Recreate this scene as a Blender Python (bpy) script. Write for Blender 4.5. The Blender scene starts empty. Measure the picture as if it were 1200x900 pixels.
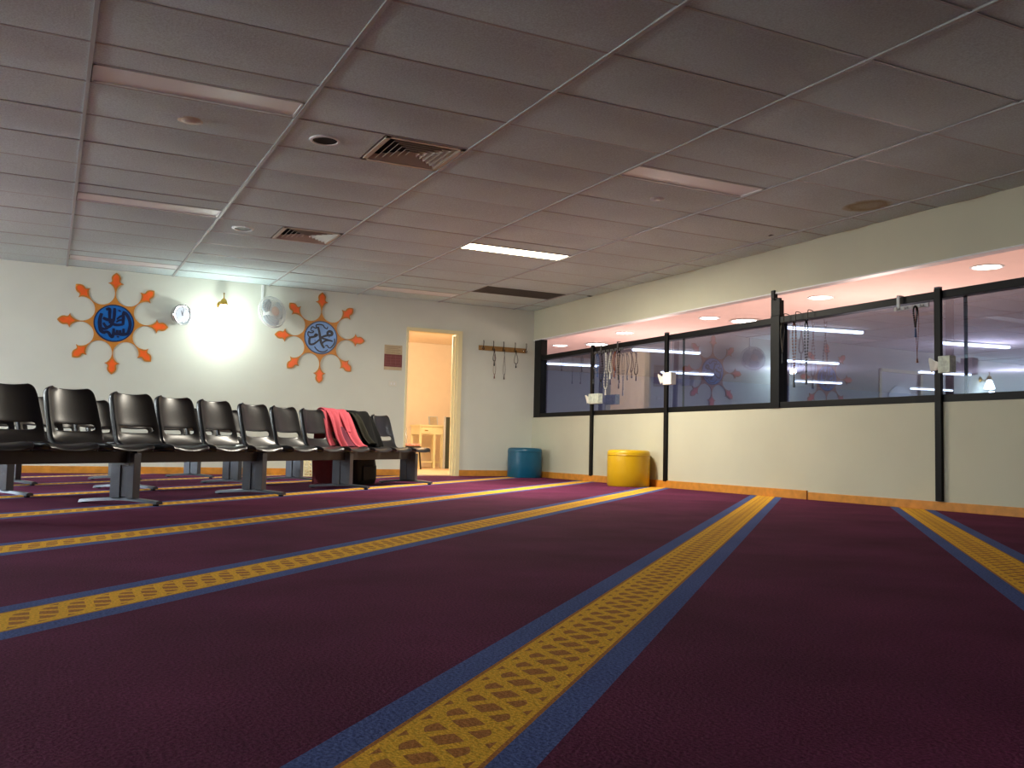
import bpy, bmesh, math, random
from mathutils import Vector, Matrix
random.seed(7)
PI = math.pi
scn = bpy.context.scene
COL = scn.collection
HC = .434                       # eye height of the camera above the carpet
XR, YF, ZC = 6.4537, 12.254, 2.481   # right wall plane, far wall plane, ceiling height
XL, YB = -7.0, -5.0
X0, Y0 = -1.0959, 5.1766        # origin of the ceiling grid

# ------------------------------------------------------------------ colour / materials
def lin(c):
    return tuple(((v/255)/12.92 if v/255 <= .04045 else ((v/255+.055)/1.055)**2.4) for v in c)
MATS = {}
def mat(name, rgb, rough=.6, metal=0., spec=.5, var=0., scale=8., bump=0., bscale=80., emit=None, estr=0., coat=0., sheen=0.):
    m = bpy.data.materials.new(name); m.use_nodes = True
    nt = m.node_tree; b = nt.nodes['Principled BSDF']
    c = lin(rgb)
    b.inputs['Base Color'].default_value = (*c, 1)
    b.inputs['Roughness'].default_value = rough
    b.inputs['Metallic'].default_value = metal
    b.inputs['Specular IOR Level'].default_value = spec
    if coat: b.inputs['Coat Weight'].default_value = coat
    if sheen: b.inputs['Sheen Weight'].default_value = sheen
    if var > 0 or bump > 0:
        tc = nt.nodes.new('ShaderNodeTexCoord')
    if var > 0:
        n = nt.nodes.new('ShaderNodeTexNoise'); n.inputs['Scale'].default_value = scale
        n.inputs['Detail'].default_value = 5
        r = nt.nodes.new('ShaderNodeValToRGB')
        r.color_ramp.elements[0].position = .3; r.color_ramp.elements[1].position = .7
        r.color_ramp.elements[0].color = (*[v*(1-var) for v in c], 1)
        r.color_ramp.elements[1].color = (*[min(1, v*(1+var)) for v in c], 1)
        nt.links.new(tc.outputs['Object'], n.inputs['Vector'])
        nt.links.new(n.outputs['Fac'], r.inputs['Fac'])
        nt.links.new(r.outputs['Color'], b.inputs['Base Color'])
    if bump > 0:
        n2 = nt.nodes.new('ShaderNodeTexNoise'); n2.inputs['Scale'].default_value = bscale
        n2.inputs['Detail'].default_value = 4
        bp = nt.nodes.new('ShaderNodeBump'); bp.inputs['Strength'].default_value = bump
        bp.inputs['Distance'].default_value = .01
        nt.links.new(tc.outputs['Object'], n2.inputs['Vector'])
        nt.links.new(n2.outputs['Fac'], bp.inputs['Height'])
        nt.links.new(bp.outputs['Normal'], b.inputs['Normal'])
    if emit:
        b.inputs['Emission Color'].default_value = (*lin(emit), 1)
        b.inputs['Emission Strength'].default_value = estr
    MATS[name] = m
    return m

def glass_mat(name, refl, tint, rough=.0):
    m = bpy.data.materials.new(name); m.use_nodes = True
    nt = m.node_tree; nt.nodes.clear()
    o = nt.nodes.new('ShaderNodeOutputMaterial'); mx = nt.nodes.new('ShaderNodeMixShader')
    g = nt.nodes.new('ShaderNodeBsdfGlossy'); t = nt.nodes.new('ShaderNodeBsdfTransparent')
    g.inputs['Roughness'].default_value = rough; g.inputs['Color'].default_value = (.62, .74, 1, 1)
    t.inputs['Color'].default_value = (*tint, 1); mx.inputs['Fac'].default_value = refl
    nt.links.new(t.outputs[0], mx.inputs[1]); nt.links.new(g.outputs[0], mx.inputs[2])
    nt.links.new(mx.outputs[0], o.inputs[0]); return m

def carpet_mat(name, rgb, var=.35, patch=.25):
    m = mat(name, rgb, rough=.95, spec=.08)
    nt = m.node_tree; b = nt.nodes['Principled BSDF']; c = lin(rgb)
    tc = nt.nodes.new('ShaderNodeTexCoord')
    n = nt.nodes.new('ShaderNodeTexNoise'); n.inputs['Scale'].default_value = 140; n.inputs['Detail'].default_value = 4
    n2 = nt.nodes.new('ShaderNodeTexNoise'); n2.inputs['Scale'].default_value = 1.7; n2.inputs['Detail'].default_value = 5
    r = nt.nodes.new('ShaderNodeMapRange'); r.inputs['From Min'].default_value = .3; r.inputs['From Max'].default_value = .7
    r.inputs['To Min'].default_value = 1-var; r.inputs['To Max'].default_value = 1+var
    r2 = nt.nodes.new('ShaderNodeMapRange'); r2.inputs['From Min'].default_value = .3; r2.inputs['From Max'].default_value = .7
    r2.inputs['To Min'].default_value = 1-patch; r2.inputs['To Max'].default_value = 1+patch
    mu = nt.nodes.new('ShaderNodeMath'); mu.operation = 'MULTIPLY'
    vm = nt.nodes.new('ShaderNodeVectorMath'); vm.operation = 'SCALE'; vm.inputs[0].default_value = c
    for nn, rr in ((n, r), (n2, r2)):
        nt.links.new(tc.outputs['Object'], nn.inputs['Vector']); nt.links.new(nn.outputs['Fac'], rr.inputs['Value'])
    nt.links.new(r.outputs[0], mu.inputs[0]); nt.links.new(r2.outputs[0], mu.inputs[1])
    nt.links.new(mu.outputs[0], vm.inputs['Scale'])
    nt.links.new(vm.outputs[0], b.inputs['Base Color'])
    bp = nt.nodes.new('ShaderNodeBump'); bp.inputs['Strength'].default_value = .7; bp.inputs['Distance'].default_value = .006
    nt.links.new(n.outputs['Fac'], bp.inputs['Height']); nt.links.new(bp.outputs['Normal'], b.inputs['Normal'])
    return m

def gold_mat():
    # interlaced straps: three sine waves per repeat crossing each other, two straight borders
    m = mat('carpet gold lattice', (196, 140, 40), rough=.95, spec=.1)
    nt = m.node_tree; L = nt.links; b = nt.nodes['Principled BSDF']
    uv = nt.nodes.new('ShaderNodeUVMap'); sp = nt.nodes.new('ShaderNodeSeparateXYZ'); L.new(uv.outputs[0], sp.inputs[0])
    def M(op, a, c=None):
        n = nt.nodes.new('ShaderNodeMath'); n.operation = op
        for i, v in enumerate((a, c)):
            if v is None: continue
            if isinstance(v, (int, float)): n.inputs[i].default_value = v
            else: L.new(v, n.inputs[i])
        return n.outputs[0]
    u, v = sp.outputs[0], sp.outputs[1]
    best = None
    for k in range(4):
        s = M('SINE', M('ADD', M('MULTIPLY', u, 2*PI/.36), k*PI/2))
        # steepened wave so that the straps run in straight diagonals
        tri = M('ADD', M('MULTIPLY', M('ARCSINE', M('MULTIPLY', s, .97)), .17/1.33), M('MULTIPLY', s, .2))
        d = M('ABSOLUTE', M('SUBTRACT', M('SUBTRACT', v, .5), tri))
        best = d if best is None else M('MINIMUM', best, d)
    e = M('SUBTRACT', .47, M('ABSOLUTE', M('SUBTRACT', v, .5)))
    strap = M('LESS_THAN', best, .084)
    edge = M('LESS_THAN', M('ABSOLUTE', M('SUBTRACT', e, .045)), .03)
    fac = M('MAXIMUM', strap, edge)
    tc = nt.nodes.new('ShaderNodeTexCoord')
    n = nt.nodes.new('ShaderNodeTexNoise'); n.inputs['Scale'].default_value = 150; n.inputs['Detail'].default_value = 3
    L.new(tc.outputs['Object'], n.inputs['Vector'])
    mx = nt.nodes.new('ShaderNodeMix'); mx.data_type = 'RGBA'
    mx.inputs['A'].default_value = (*lin((196, 126, 62)), 1); mx.inputs['B'].default_value = (*lin((250, 192, 62)), 1)
    L.new(fac, mx.inputs['Factor'])
    mr = nt.nodes.new('ShaderNodeMapRange'); mr.inputs['From Min'].default_value = .3; mr.inputs['From Max'].default_value = .7
    mr.inputs['To Min'].default_value = .72; mr.inputs['To Max'].default_value = 1.2
    L.new(n.outputs['Fac'], mr.inputs['Value'])
    vm = nt.nodes.new('ShaderNodeVectorMath'); vm.operation = 'SCALE'
    L.new(mx.outputs['Result'], vm.inputs[0]); L.new(mr.outputs[0], vm.inputs['Scale']); L.new(vm.outputs[0], b.inputs['Base Color'])
    bp = nt.nodes.new('ShaderNodeBump'); bp.inputs['Strength'].default_value = .6; bp.inputs['Distance'].default_value = .005
    L.new(n.outputs['Fac'], bp.inputs['Height']); L.new(bp.outputs['Normal'], b.inputs['Normal'])
    return m

def tile_mat():
    m = mat('ceiling tile', (196, 196, 198), rough=.9, spec=.1)
    nt = m.node_tree; L = nt.links; b = nt.nodes['Principled BSDF']
    tc = nt.nodes.new('ShaderNodeTexCoord')
    n = nt.nodes.new('ShaderNodeTexNoise'); n.inputs['Scale'].default_value = 90; n.inputs['Detail'].default_value = 4
    n2 = nt.nodes.new('ShaderNodeTexNoise'); n2.inputs['Scale'].default_value = .8; n2.inputs['Detail'].default_value = 3
    for x in (n, n2): L.new(tc.outputs['Object'], x.inputs['Vector'])
    r = nt.nodes.new('ShaderNodeMapRange'); r.inputs['From Min'].default_value = .35; r.inputs['From Max'].default_value = .65
    r.inputs['To Min'].default_value = .86; r.inputs['To Max'].default_value = 1.08
    r2 = nt.nodes.new('ShaderNodeMapRange'); r2.inputs['From Min'].default_value = .35; r2.inputs['From Max'].default_value = .65
    r2.inputs['To Min'].default_value = .92; r2.inputs['To Max'].default_value = 1.05
    L.new(n.outputs['Fac'], r.inputs['Value']); L.new(n2.outputs['Fac'], r2.inputs['Value'])
    mu = nt.nodes.new('ShaderNodeMath'); mu.operation = 'MULTIPLY'; L.new(r.outputs[0], mu.inputs[0]); L.new(r2.outputs[0], mu.inputs[1])
    # old water stain on one tile near the right wall
    vd = nt.nodes.new('ShaderNodeVectorMath'); vd.operation = 'DISTANCE'; vd.inputs[1].default_value = (5.93, 5.42, ZC)
    L.new(tc.outputs['Object'], vd.inputs[0])
    wn = nt.nodes.new('ShaderNodeTexNoise'); wn.inputs['Scale'].default_value = 9; L.new(tc.outputs['Object'], wn.inputs['Vector'])
    ad = nt.nodes.new('ShaderNodeMath'); ad.operation = 'MULTIPLY_ADD'; ad.inputs[1].default_value = .12
    L.new(wn.outputs['Fac'], ad.inputs[0]); L.new(vd.outputs['Value'], ad.inputs[2])
    cr = nt.nodes.new('ShaderNodeValToRGB'); e = cr.color_ramp.elements
    e[0].position = .13; e[0].color = (.78, .66, .5, 1); e[1].position = .26; e[1].color = (1, 1, 1, 1)
    k = e.new(.2); k.color = (.62, .47, .3, 1); k2 = e.new(.235); k2.color = (.85, .76, .64, 1)
    L.new(ad.outputs[0], cr.inputs['Fac'])
    vm = nt.nodes.new('ShaderNodeVectorMath'); vm.operation = 'SCALE'; vm.inputs[0].default_value = lin((204, 223, 226))
    L.new(mu.outputs[0], vm.inputs['Scale'])
    v2 = nt.nodes.new('ShaderNodeVectorMath'); v2.operation = 'MULTIPLY'
    L.new(vm.outputs[0], v2.inputs[0]); L.new(cr.outputs['Color'], v2.inputs[1]); L.new(v2.outputs[0], b.inputs['Base Color'])
    bp = nt.nodes.new('ShaderNodeBump'); bp.inputs['Strength'].default_value = .35; bp.inputs['Distance'].default_value = .004
    L.new(n.outputs['Fac'], bp.inputs['Height']); L.new(bp.outputs['Normal'], b.inputs['Normal'])
    return m

# ------------------------------------------------------------------ mesh builder
class MB:
    def __init__(s): s.v = []; s.f = []; s.m = []; s.mi = 0; s.uv = {}
    def add(s, vs, fs):
        o = len(s.v); s.v += [tuple(v) for v in vs]
        for f in fs: s.f.append(tuple(i+o for i in f)); s.m.append(s.mi)
        return s
    def box(s, x0, x1, y0, y1, z0, z1):
        return s.add([(x0,y0,z0),(x1,y0,z0),(x1,y1,z0),(x0,y1,z0),(x0,y0,z1),(x1,y0,z1),(x1,y1,z1),(x0,y1,z1)],
                     [(0,3,2,1),(4,5,6,7),(0,1,5,4),(1,2,6,5),(2,3,7,6),(3,0,4,7)])
    def hexa(s, P):      # eight points, bottom four then top four
        return s.add(P, [(0,3,2,1),(4,5,6,7),(0,1,5,4),(1,2,6,5),(2,3,7,6),(3,0,4,7)])
    def tube(s, pts, r, n=10, closed=False, sx=1., cap=True):
        P = [Vector(p) for p in pts]; R = r if isinstance(r, (list, tuple)) else [r]*len(P)
        N = len(P); rings = []; up = None
        for i in range(N):
            a = P[(i-1) % N] if (closed or i > 0) else P[i]; b = P[(i+1) % N] if (closed or i < N-1) else P[i]
            t = (b-a).normalized()
            if up is None:
                up = Vector((0,0,1)) if abs(t.z) < .9 else Vector((1,0,0))
            x = up.cross(t)
            if x.length < 1e-6: x = Vector((1,0,0)).cross(t)
            x.normalize(); y = t.cross(x); up = y
            rings.append([P[i] + x*math.cos(2*PI*k/n)*R[i]*sx + y*math.sin(2*PI*k/n)*R[i] for k in range(n)])
        vs = [v for rg in rings for v in rg]; fs = []
        for i in range(N if closed else N-1):
            j = (i+1) % N
            for k in range(n): fs.append((i*n+k, i*n+(k+1) % n, j*n+(k+1) % n, j*n+k))
        if not closed and cap: fs += [tuple(range(n-1,-1,-1)), tuple((N-1)*n+k for k in range(n))]
        return s.add(vs, fs)
    def lathe(s, prof, n=32, M=None, cap=True):
        vs = []; fs = []
        for (r, z) in prof:
            for k in range(n):
                p = Vector((r*math.cos(2*PI*k/n), r*math.sin(2*PI*k/n), z)); vs.append(M @ p if M else p)
        for i in range(len(prof)-1):
            for k in range(n): fs.append((i*n+k, i*n+(k+1) % n, (i+1)*n+(k+1) % n, (i+1)*n+k))
        if cap and prof[0][0] > 1e-6: fs.append(tuple(range(n-1,-1,-1)))
        if cap and prof[-1][0] > 1e-6: fs.append(tuple((len(prof)-1)*n+k for k in range(n)))
        return s.add(vs, fs)
    def prism(s, poly, d0, d1, F):       # poly in 2D, F(x, y, d) -> 3D
        n = len(poly); vs = [F(x, y, d0) for x, y in poly] + [F(x, y, d1) for x, y in poly]
        fs = [tuple(range(n-1,-1,-1)), tuple(range(n, 2*n))] + [(i, (i+1) % n, n+(i+1) % n, n+i) for i in range(n)]
        return s.add(vs, fs)
    def ball(s, c, r, n=8, m=5, sc=(1,1,1)):
        vs = []; fs = []; c = Vector(c)
        for i in range(m+1):
            th = PI*i/m
            for k in range(n):
                ph = 2*PI*k/n
                vs.append(c + Vector((r*sc[0]*math.sin(th)*math.cos(ph), r*sc[1]*math.sin(th)*math.sin(ph), r*sc[2]*math.cos(th))))
        for i in range(m):
            for k in range(n): fs.append((i*n+k, (i+1)*n+k, (i+1)*n+(k+1) % n, i*n+(k+1) % n))
        return s.add(vs, fs)
    def grid(s, rows):                   # rows of points -> quads
        nv = len(rows[0]); vs = [p for r in rows for p in r]; fs = []
        for i in range(len(rows)-1):
            for j in range(nv-1): fs.append((i*nv+j, i*nv+j+1, (i+1)*nv+j+1, (i+1)*nv+j))
        return s.add(vs, fs)
    def build(s, name, mats, parent=None, smooth=False, bevel=0., merge=True, solid=0., sub=0, angle=40):
        me = bpy.data.meshes.new(name); me.from_pydata([tuple(v) for v in s.v], [], s.f)
        if not isinstance(mats, (list, tuple)): mats = [mats]
        for m in mats: me.materials.append(m)
        for p, k in zip(me.polygons, s.m): p.material_index = k
        bm = bmesh.new(); bm.from_mesh(me)
        if merge: bmesh.ops.remove_doubles(bm, verts=bm.verts, dist=1e-5)
        bmesh.ops.recalc_face_normals(bm, faces=bm.faces)
        if smooth:
            for f in bm.faces: f.smooth = True
        bm.to_mesh(me); bm.free()
        if smooth: me.set_sharp_from_angle(angle=math.radians(angle))
        o = bpy.data.objects.new(name, me); COL.objects.link(o)
        if parent: o.parent = parent
        if solid:
            md = o.modifiers.new('thick', 'SOLIDIFY'); md.thickness = solid; md.offset = 0
        if bevel:
            md = o.modifiers.new('bev', 'BEVEL'); md.width = bevel; md.segments = 2; md.limit_method = 'ANGLE'
        if sub:
            md = o.modifiers.new('sub', 'SUBSURF'); md.levels = sub; md.render_levels = sub
        return o

def thing(name, label, cat, loc=(0,0,0), rz=0., group=None):
    o = bpy.data.objects.new(name, None); COL.objects.link(o); o.empty_display_size = .1
    o.location = loc; o.rotation_euler = (0,0,rz); return tag(o, label, cat, group)
def tag(o, label, cat, group=None):
    o['label'] = label; o['category'] = cat
    if group: o['group'] = group
    return o
def struct(o, label=None, cat=None):
    o['kind'] = 'structure'
    if label: o['label'] = label
    if cat: o['category'] = cat
    return o
def sempty(name, label, cat, loc=(0,0,0)):
    o = bpy.data.objects.new(name, None); COL.objects.link(o); o.location = loc; o.empty_display_size = .1
    return struct(o, label, cat)
def smoothpts(pts, n=5):
    P = [Vector(p) for p in pts]; out = []
    for i in range(len(P)-1):
        a = P[max(0,i-1)]; b = P[i]; c = P[i+1]; d = P[min(len(P)-1,i+2)]
        for k in range(n):
            t = k/n
            out.append(.5*((2*b)+(c-a)*t+(2*a-5*b+4*c-d)*t*t+(3*b-a-3*c+d)*t**3))
    out.append(P[-1]); return out

# ------------------------------------------------------------------ materials
W_FAR = mat('painted wall', (212, 215, 204), .8, spec=.25, var=.025, scale=2.5, bump=.04, bscale=220)
W_RIGHT = mat('painted partition', (198, 196, 174), .7, spec=.3, var=.03, scale=1.8, bump=.04, bscale=160)
W_NEXT = mat('lavender wall', (178, 176, 196), .8, var=.03)
PINK = mat('pink white ceiling', (240, 214, 205), .85, var=.03, scale=3)
WOOD = mat('orange wood skirting', (206, 138, 52), .45, var=.16, scale=14)
CARPET = carpet_mat('burgundy carpet', (98, 40, 70))
CBLUE = carpet_mat('blue carpet band', (84, 99, 152), .4, .1)
CGOLD = gold_mat()
TILE = tile_mat()
TBAR = mat('ceiling grid bar', (168, 172, 174), .5, var=.03)
GAP = mat('dark gap', (22, 22, 24), .9)
PLASTIC = mat('black moulded plastic', (19, 21, 25), .3, spec=.6, bump=.02, bscale=300)
STEELD = mat('dark grey steel', (96, 102, 112), .3, metal=.6, var=.06)
BEAM = mat('dark bronze beam', (62, 58, 54), .42, metal=.4, var=.08, scale=20)
RUBBER = mat('black rubber', (14, 14, 15), .6)
FRAME = mat('black window frame', (10, 11, 14), .45, spec=.2)
GLASS = glass_mat('tinted glass', .25, (.25, .31, .39))
CLEAR = glass_mat('clear cover', .08, (.95, .97, 1))
BRASS = mat('polished brass', (186, 150, 70), .22, metal=1., var=.06)
CHROME = mat('chrome', (206, 208, 212), .15, metal=1.)
WHITE = mat('white plastic', (228, 230, 230), .4)
GREYW = mat('grey white plastic', (186, 190, 194), .5)
STAR = mat('ochre painted board', (198, 128, 46), .5, var=.1, scale=12)
TIP = mat('orange painted petal', (246, 104, 34), .45, var=.08, scale=14)
DISC1 = mat('bright blue disc', (24, 104, 186), .35, var=.12, scale=10)
DISC2 = mat('pale blue disc', (104, 146, 206), .4, var=.12, scale=9)
INK = mat('navy lettering', (8, 22, 66), .45)
INK2 = mat('dark navy lettering', (8, 12, 40), .45)
RIMB = mat('navy rim', (20, 48, 92), .4)
CREAM = mat('cream paint', (240, 226, 178), .5, var=.03)
PEACH = mat('peach wall', (240, 222, 198), .8, var=.02)
PAPER = mat('beige paper', (190, 172, 140), .8, var=.08, scale=20)
MAROONP = mat('maroon card', (118, 62, 62), .7, var=.1, scale=25)
TEAL = mat('teal leatherette', (6, 84, 116), .32, spec=.5, bump=.08, bscale=120)
YELLOW = mat('yellow leatherette', (206, 165, 14), .36, spec=.5, bump=.08, bscale=120)
PINKC = mat('coral pink cloth', (196, 80, 94), .9, var=.1, scale=12, bump=.2, bscale=90)
MAROONC = mat('maroon cloth', (104, 38, 58), .95, var=.12, scale=10, bump=.2, bscale=90)
BLACKC = mat('black cloth', (15, 15, 15), .9, spec=.2, var=.2, scale=12, bump=.2, bscale=70)
OLIVEC = mat('dark olive cloth', (40, 39, 31), .9, spec=.2, var=.15, scale=12, bump=.2, bscale=70)
BAGB = mat('black bag fabric', (10, 10, 11), .75, bump=.2, bscale=150)
RACKW = mat('brown rack board', (150, 112, 58), .5, var=.14, scale=18)
WIRE = mat('dark wire', (52, 46, 40), .35, metal=.7)
BEADK = mat('black beads', (18, 16, 16), .25)
BEADR = mat('brown beads', (116, 58, 30), .3)
BEADW = mat('pearl beads', (206, 206, 196), .3)
BEADB = mat('blue beads', (40, 70, 120), .3)
TISSUE = mat('white tissue paper', (238, 238, 228), .9, bump=.3, bscale=50)
BOXG = mat('green white printed card', (204, 212, 196), .6, var=.25, scale=30)
BOXD = mat('dark grey printed card', (84, 88, 94), .5, var=.3, scale=25)
FLUO = mat('lit diffuser', (255, 250, 235), .5, emit=(255, 236, 196), estr=14)
FLUO2 = mat('lit tube of next room', (255, 255, 255), .5, emit=(238, 242, 255), estr=9)
DOWNL = mat('lit downlight', (255, 245, 235), .5, emit=(255, 240, 228), estr=12)
DIFF = mat('unlit prismatic diffuser', (232, 234, 236), .35, spec=.5, bump=.15, bscale=160)
SHADE = mat('glowing glass shade', (255, 255, 250), .4, emit=(246, 255, 246), estr=14)
FLOORN = mat('pale floor of next room', (190, 176, 168), .6, var=.05)
TILEF = mat('peach floor tile', (226, 196, 158), .5, var=.05)
VENTW = mat('cream vent blade', (196, 186, 170), .5)
GRILLE = mat('dark grille', (74, 68, 62), .6, var=.1, scale=40)

# ------------------------------------------------------------------ floor: carpet with diagonal prayer rows
def clip(poly, a, b, c):              # keep a*x + b*y <= c
    out = []
    for i in range(len(poly)):
        p, q = poly[i], poly[(i+1) % len(poly)]
        dp, dq = a*p[0]+b*p[1]-c, a*q[0]+b*q[1]-c
        if dp <= 0: out.append(p)
        if (dp < 0 < dq) or (dq < 0 < dp):
            t = dp/(dp-dq); out.append((p[0]+(q[0]-p[0])*t, p[1]+(q[1]-p[1])*t))
    return out
ROWS = [-7.9, -6.2, -4.45, -2.72, -1.0, .745, 2.56, 4.19, 5.92, 7.70, 9.45, 11.2, 12.95, 14.7]
room = [(XL, YB), (XR, YB), (XR, YF), (XL, YF)]
bands = []; prev = -30.
for c in ROWS:
    bands += [(prev, c-.225, 0), (c-.225, c-.132, 1), (c-.132, c+.132, 2), (c+.132, c+.225, 1)]; prev = c+.225
bands.append((prev, 30., 0))
fb = MB(); uvs = []
for c0, c1, k in bands:
    p = clip(clip(room, -1, 1, c1), 1, -1, -c0)
    if len(p) < 3: continue
    fb.mi = k; fb.add([(x, y, 0) for x, y in p], [tuple(range(len(p)))])
    uvs += [((x+y)/2**.5, (y-x-c0)/(c1-c0)) for x, y in p]
me = bpy.data.meshes.new('floor'); me.from_pydata(fb.v, [], fb.f)
for m in (CARPET, CBLUE, CGOLD): me.materials.append(m)
ul = me.uv_layers.new(name='UVMap')
for p, k in zip(me.polygons, fb.m): p.material_index = k
for lp in me.loops: ul.data[lp.index].uv = uvs[lp.vertex_index]
floor = bpy.data.objects.new('floor', me); COL.objects.link(floor)
struct(floor, 'burgundy carpet with diagonal gold and blue prayer row stripes', 'floor')

# ------------------------------------------------------------------ walls
DX0, DX1, DZ = 4.46, 5.19, 2.035        # doorway opening
w = MB()
D2 = (-1.75, -.72)                       # second doorway, left of the picture, seen in the glass
w.box(XL, D2[0], YF, YF+.12, 0, ZC); w.box(D2[0], D2[1], YF, YF+.12, 2.04, ZC); w.box(D2[1], DX0, YF, YF+.12, 0, ZC)
w.box(DX0, DX1, YF, YF+.12, DZ, ZC); w.box(DX1, XR+.1, YF, YF+.12, 0, ZC)
struct(w.build('wall_far', W_FAR, merge=False), 'pale green white far wall with doorway', 'wall')
w = MB(); w.box(XR, XR+.1, YB, YF, 0, .885); w.box(XR, XR+.1, YB, YF, 2.03, ZC)
struct(w.build('wall_right', W_RIGHT, merge=False), 'cream partition wall below and above the dark framed glazing', 'wall')
w = MB(); w.box(XL-.1, XL, YB, YF, 0, ZC); struct(w.build('wall_left', W_FAR), 'pale left wall', 'wall')
w = MB(); w.box(XL, XR, YB-.1, YB, 0, ZC); struct(w.build('wall_behind', W_FAR), 'pale rear wall', 'wall')
# thin shadow bead under the bulkhead
w = MB(); w.box(XR-.006, XR+.1, YB, YF, 2.024, 2.036)
struct(w.build('trim_1', WHITE), 'thin white edge bead under the bulkhead', 'trim')
# skirting
w = MB(); w.box(XL, D2[0]-.06, YF-.016, YF, 0, .085); w.box(D2[1]+.06, DX0-.035, YF-.016, YF, 0, .085); w.box(DX1+.09, XR, YF-.016, YF, 0, .085)
struct(w.build('baseboard_far', WOOD, bevel=.003), 'orange wood skirting along the far wall', 'baseboard')
w = MB(); w.box(XR-.018, XR, 6.63, YF-.016, 0, .085); w.box(XR-.014, XR, YB, 6.615, 0, .072)
struct(w.build('baseboard_right', WOOD, bevel=.003), 'orange wood skirting along the right partition', 'baseboard')

# ------------------------------------------------------------------ ceiling of tiles
SPECIAL = set(); LIGHTS = {(1,0): 0, (1,5): 0, (1,10): 0, (4,0): 0, (4,5): 1, (4,10): 0}
VENTS = [(2,1), (2,6)]
GR = (5,9)
t = MB(); bars = MB(); gaps = MB()
l0, l1 = -5, 6; j0, j1 = -17, 12
def cell(l, j):
    return (max(XL, X0+1.2*l), min(XR, X0+1.2*(l+1)), max(YB, Y0+.6*j), min(YF, Y0+.6*(j+1)))
def sag_tile(mb, x0, x1, y0, y1, sag, tl):
    nx, ny = 4, 6; rows = []
    for i in range(ny+1):
        v = i/ny; r = []
        for k in range(nx+1):
            u = k/nx
            z = ZC - sag*(1-(2*v-1)**2)*(.12+.88*(1-abs(2*u-1)**3)) + tl*(v-.5)
            r.append((x0+(x1-x0)*u, y0+(y1-y0)*v, z))
        rows.append(r)
    mb.grid(rows)
for l in range(l0, l1+1):
    for j in range(j0, j1+1):
        x0, x1, y0, y1 = cell(l, j)
        if x1-x0 < .02 or y1-y0 < .02: continue
        sag = random.uniform(.010, .022); tl = random.uniform(-.008, .006)
        if (l,j) in LIGHTS: sag_tile(t, x0, x1, y0, y0+.29, sag*.3, tl*.4)
        elif (l,j) in VENTS: sag_tile(t, x0, x1-.6, y0, y1, sag*.2, 0)
        elif (l,j) == GR: sag_tile(t, x0, x1, y0, y0+.1, 0, 0)
        else: sag_tile(t, x0, x1, y0, y1, sag, tl)
ceil = t.build('ceiling', TILE, smooth=True, merge=False)
struct(ceil, 'grey white suspended ceiling of sagging rectangular tiles', 'ceiling')
for l in range(l0, l1+2):
    x = X0+1.2*l
    if XL < x < XR-.05: bars.box(x-.011, x+.011, YB, YF, ZC-.010, ZC+.03)
for j in range(j0, j1+2):
    y = Y0+.6*j
    if YB < y < YF-.05: bars.box(XL, XR, y-.007, y+.007, ZC-.004, ZC+.02)
for (l,j) in LIGHTS:
    x0, x1, y0, y1 = cell(l, j); bars.box(x0, x1, y0+.285, y0+.297, ZC-.004, ZC+.02)
bars.build('grid_bars', TBAR, ceil, merge=False)
gaps.box(5.9, 6.0, 6.60, 6.66, ZC-.008, ZC-.004); gaps.box(6.38, 6.44, 10.56, 10.62, ZC-.008, ZC-.004)
gaps.build('broken_tile_corner', GAP, ceil)
# slab above so no light leaks
w = MB(); w.box(XL-.1, 27, YB-.1, 22, ZC+.3, ZC+.4); struct(w.build('ceiling.001', GAP), 'structural slab above the tiles', 'ceiling')

LNAME = {(1,0): 'unlit recessed strip light nearest the top left of the ceiling', (1,5): 'unlit recessed strip light above the chairs with a bright reflection at one end',
 (1,10): 'unlit recessed strip light closest to the far wall above the left star plaque', (4,0): 'unlit recessed strip light in the right of the ceiling beside a round ceiling sensor',
 (4,5): 'lit bright white fluorescent strip light in the ceiling', (4,10): 'unlit recessed strip light closest to the far wall above the doorway'}
for (l,j), on in LIGHTS.items():
    x0, x1, y0, y1 = cell(l, j); ya = y0+.3
    r = thing('ceiling_light', LNAME[(l,j)], 'ceiling light', ((x0+x1)/2, (ya+y1)/2, ZC))
    hx, hy = (x1-x0)/2-.016, (y1-ya)/2-.012
    m = MB()
    for a in ((-hx, hx, -hy, -hy+.012), (-hx, hx, hy-.012, hy), (-hx, -hx+.012, -hy, hy), (hx-.012, hx, -hy, hy)): m.box(*a, -.004, .02)
    m.build('frame', WHITE, r, merge=False)
    m = MB(); dz = 0 if on else .004
    m.box(-hx+.012, hx-.012, -hy+.012, hy-.012, dz, dz+.012)
    m.build('diffuser', FLUO if on else DIFF, r)
VL = ['square cream air vent with angled blades, larger one nearer the camera', 'square cream air vent with angled blades, smaller one nearer the far wall']
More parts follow.
